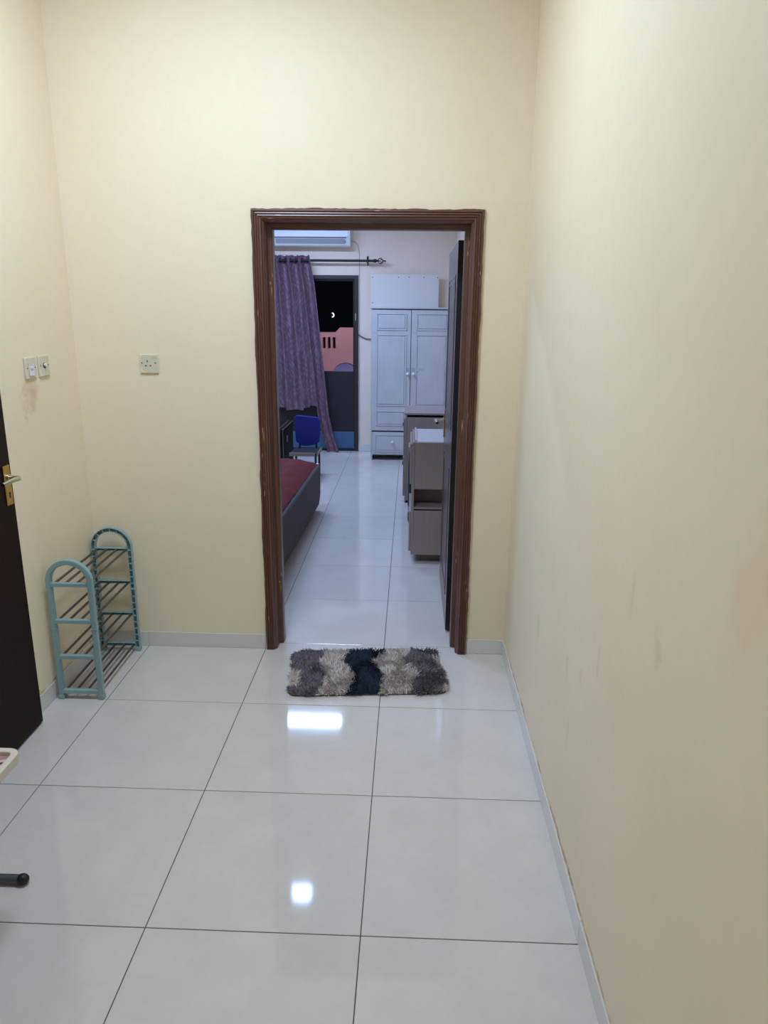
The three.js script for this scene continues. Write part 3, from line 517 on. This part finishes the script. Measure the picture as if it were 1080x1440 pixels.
// bed
{
  const b = thing('bed', 'low grey upholstered bed with a dark red cover', 'bed', [-0.655, 0, -3.2], -0.022);
  const fab = std({ color: C(82, 78, 78), roughness: 0.85, bumpMap: plasterBump, bumpScale: 0.001 });
  const s = new THREE.Shape(); s.moveTo(0, 0.06); s.lineTo(0.012, 0.15); s.lineTo(0.014, 0.385); s.quadraticCurveTo(0.01, 0.40, -0.005, 0.40); s.lineTo(-0.022, 0.40); s.lineTo(-0.026, 0.06); s.closePath();
  const side = new THREE.ExtrudeGeometry(s, { depth: 2.05, bevelEnabled: true, bevelSize: 0.006, bevelThickness: 0.01, bevelSegments: 3 }); side.translate(-0.006, 0, 0.01);
  part('side_rail', side, fab, b); part('end_rail', bx(-1.86, -0.04, 0.06, 0.40, 0.0, 0.06, 0.02), fab, b); part('end_rail', bx(-1.86, -0.04, 0.06, 0.40, 2.0, 2.06, 0.02), fab, b);
  part('mattress', bx(-1.85, -0.045, 0.17, 0.43, 0.07, 1.99, 0.05), std({ color: C(60, 20, 26), roughness: 0.9 }), b);
  const N = 60, p = [], id = [];
  for (let i = 0; i <= N; i++) for (let j = 0; j <= N; j++) {
    const x = -1.87 + 1.862 * i / N, z = 0.035 + 1.99 * j / N, ed = Math.min(x + 1.87, -0.008 - x, z - 0.035, 2.025 - z);
    const y = 0.426 + 0.05 * Math.min(1, ed / 0.14) + 0.014 * (vn(x * 6, z * 6, 141) - 0.5) + 0.012 * (vn(x * 22, z * 9, 142) - 0.5) - (ed < 0.03 ? (0.03 - ed) * 0.5 : 0); p.push(x, y, z);
  }
  for (let i = 0; i < N; i++) for (let j = 0; j < N; j++) { const a = i * (N + 1) + j, c = a + N + 1; id.push(a, a + 1, c, c, a + 1, c + 1); }
  const g = new THREE.BufferGeometry(); g.setAttribute('position', new THREE.Float32BufferAttribute(p, 3)); g.setIndex(id); g.computeVertexNormals();
  part('cover', g, std({ color: C(100, 7, 15), roughness: 0.85, side: THREE.DoubleSide }), b, 'dark red cover');
  for (const [x, z] of [[-0.07, 0.05], [-0.07, 1.98], [-1.8, 0.05], [-1.8, 1.98]]) part('leg', cyl([x, 0.0005, z], [x, 0.062, z], 0.02, 14, 0.026), M.black, b);
  part('corner_clip', bx(-0.02, 0.004, 0.401, 0.412, 0.0, 0.03, 0.004), M.nickel, b);
}
// black case and blue chair between bed and curtain
{
  const c = thing('black_case', 'black hard case with silver edge trims behind the red bed', 'case', [-1.36, 0, -4.68]);
  part('shell', bx(-0.2, 0.2, 0.0005, 0.50, -0.32, 0.32, 0.012), phy({ color: C(10, 10, 11), roughness: 0.8, specularIntensity: 0.4 }), c);
  for (const x of [0.15, 0.197]) part('edge_trim', bx(x - 0.0035, x + 0.0035, 0.497, 0.504, -0.31, 0.31, 0.002), M.nickel, c);
  part('corner_trim', bx(0.196, 0.203, 0.02, 0.495, 0.313, 0.3225, 0.002), std({ color: C(120, 120, 120), metalness: 0.7, roughness: 0.4 }), c);
  part('latch', bx(0.199, 0.206, 0.34, 0.405, 0.06, 0.10, 0.002), M.nickel, c, 'silver latch');
  const h = thing('low_chair', 'low chair with a blue padded backrest and beige seat edge behind the bed', 'chair', [-0.95, 0, -4.45]);
  const s = new THREE.Shape(); s.moveTo(-0.10, 0.36); s.lineTo(-0.115, 0.585); s.quadraticCurveTo(-0.11, 0.615, -0.08, 0.616); s.lineTo(0.10, 0.60); s.quadraticCurveTo(0.14, 0.592, 0.139, 0.55); s.lineTo(0.125, 0.36); s.quadraticCurveTo(0.06, 0.31, -0.04, 0.32); s.closePath();
  const back = new THREE.ExtrudeGeometry(s, { depth: 0.03, bevelEnabled: true, bevelSize: 0.008, bevelThickness: 0.008, bevelSegments: 3 }); back.translate(0, 0, -0.13);
  part('backrest', back, std({ color: C(14, 30, 120), roughness: 0.7 }), h, 'blue backrest');
  part('seat', bx(-0.125, 0.145, 0.275, 0.29, -0.12, 0.21, 0.006), std({ color: C(34, 36, 44), roughness: 0.7 }), h);
  part('seat_edge', bx(-0.13, 0.128, 0.262, 0.298, 0.21, 0.222, 0.004), std({ color: C(132, 120, 104), roughness: 0.6 }), h, 'beige seat edge');
  part('seat_edge', bx(0.145, 0.157, 0.262, 0.298, -0.12, 0.20, 0.004), std({ color: C(132, 120, 104), roughness: 0.6 }), h, 'beige seat edge');
  for (const [x, z] of [[-0.11, -0.1], [0.13, -0.1], [-0.11, 0.19], [0.13, 0.19]]) part('leg', cyl([x, 0.0005, z], [x, 0.276, z], 0.011, 12), M.black, h);
  for (const x of [-0.07, 0.1]) part('back_post', cyl([x, 0.28, -0.112], [x, 0.4, -0.118], 0.01, 12), M.black, h);
}

// ---------------------------------------------------------------- the night yard beyond the far door
{
  struct('ground', bx(-6, 5, -0.2, -0.03, -14, BZ - 0.15), std({ color: C(70, 66, 64), roughness: 0.9 }), 'dark yard ground beyond the far door', 'ground');
  const s = new THREE.Shape(); s.moveTo(-3.5, -0.03); s.lineTo(2.5, -0.03); s.lineTo(2.5, 1.425); s.lineTo(-0.91, 1.425); s.lineTo(-0.972, 1.36); s.lineTo(-3.5, 1.34); s.closePath();
  for (const x of [-1.156, -1.084, -1.013]) { const h = new THREE.Path(); h.moveTo(x, 1.132); h.lineTo(x + 0.04, 1.132); h.lineTo(x + 0.04, 1.292); h.lineTo(x, 1.292); h.closePath(); s.holes.push(h); }
  const g = new THREE.ExtrudeGeometry(s, { depth: 0.15, bevelEnabled: false }); g.translate(0, 0, -7.95);
  const w = part('yard_wall', muv(g), std({ map: paintTex(256, 256, 4, 4, [206, 150, 158], 151), roughness: 0.8 }), scene); tag(w, 'pink yard wall with three upright slots seen through the far door', 'wall', null, 'structure');
  w.material.map.repeat.set(0.25, 0.25);
  const r = thing('round_dish', 'purple round dish with a centre seam in front of the pink yard wall', 'dish', [-0.80, 0, -7.45]);
  const dm = std({ color: C(160, 146, 206), roughness: 0.5, side: THREE.DoubleSide });
  const dish = new THREE.SphereGeometry(0.42, 36, 10, 0, Math.PI * 2, 0, 0.44); dish.translate(0, -0.42, 0); dish.rotateX(-Math.PI / 2); dish.translate(0, 0.775, 0.04);
  part('dish', dish, dm, r); part('rim', new THREE.TorusGeometry(0.18, 0.006, 8, 48).translate(0, 0.775, 0.0), std({ color: C(60, 52, 84), roughness: 0.5 }), r);
  part('seam', bx(-0.003, 0.003, 0.6, 0.952, 0.008, 0.05), std({ color: C(150, 140, 176), roughness: 0.5 }), r);
  part('stand', [cyl([0, -0.03, -0.06], [0, 0.78, -0.06], 0.02, 12), cyl([0, -0.03, -0.06], [0, -0.01, -0.06], 0.14, 24)], M.black, r);
  part('painted_glint', new THREE.SphereGeometry(0.02, 14, 10).translate(-0.13, 0.86, 0.02), M.white, r);  // white glint on the dish modelled as a small ball, not a real part
  const l = thing('yard_lamp', 'small lit lamp hanging in the dark beyond the pink yard wall', 'lamp', [-1.359, 0, -11]);
  part('post', cyl([-0.02, -0.03, -0.03], [-0.02, 1.66, -0.03], 0.008, 10), M.black, l); part('hood', cyl([0, 1.63, 0], [0, 1.66, 0], 0.02, 14), M.black, l);
  const cr = new THREE.TorusGeometry(0.034, 0.011, 8, 20, Math.PI); cr.rotateZ(-Math.PI / 2); cr.translate(0, 1.578, 0.006); part('glow_ring', cr, std({ color: 0xffffff, emissive: C(255, 250, 240), emissiveIntensity: 1.2 }), l);
  const o = thing('bulkhead_lamp', 'small round lamp on the outside of the house above the far door', 'lamp', [-0.95, 2.35, BZ - 0.151], Math.PI);
  part('base', cyl([0, 0, 0], [0, 0, 0.03], 0.07, 24), M.white, o);
  const bulb = new THREE.SphereGeometry(0.055, 24, 16); bulb.translate(0, 0, 0.08); part('bulb', bulb, std({ color: 0xffffff, emissive: C(255, 235, 220), emissiveIntensity: 3 }), o);
  const pl = new THREE.PointLight(C(226, 234, 255), 5, 0, 2); pl.position.set(0, 0, 0.08); pl.shadow.radius = 2; o.add(pl);
}

scene.traverse(o => { if (o.isMesh) { o.castShadow = true; o.receiveShadow = true; } if (o.isLight && o.shadow) o.castShadow = true; });
renderer.render(scene, camera);
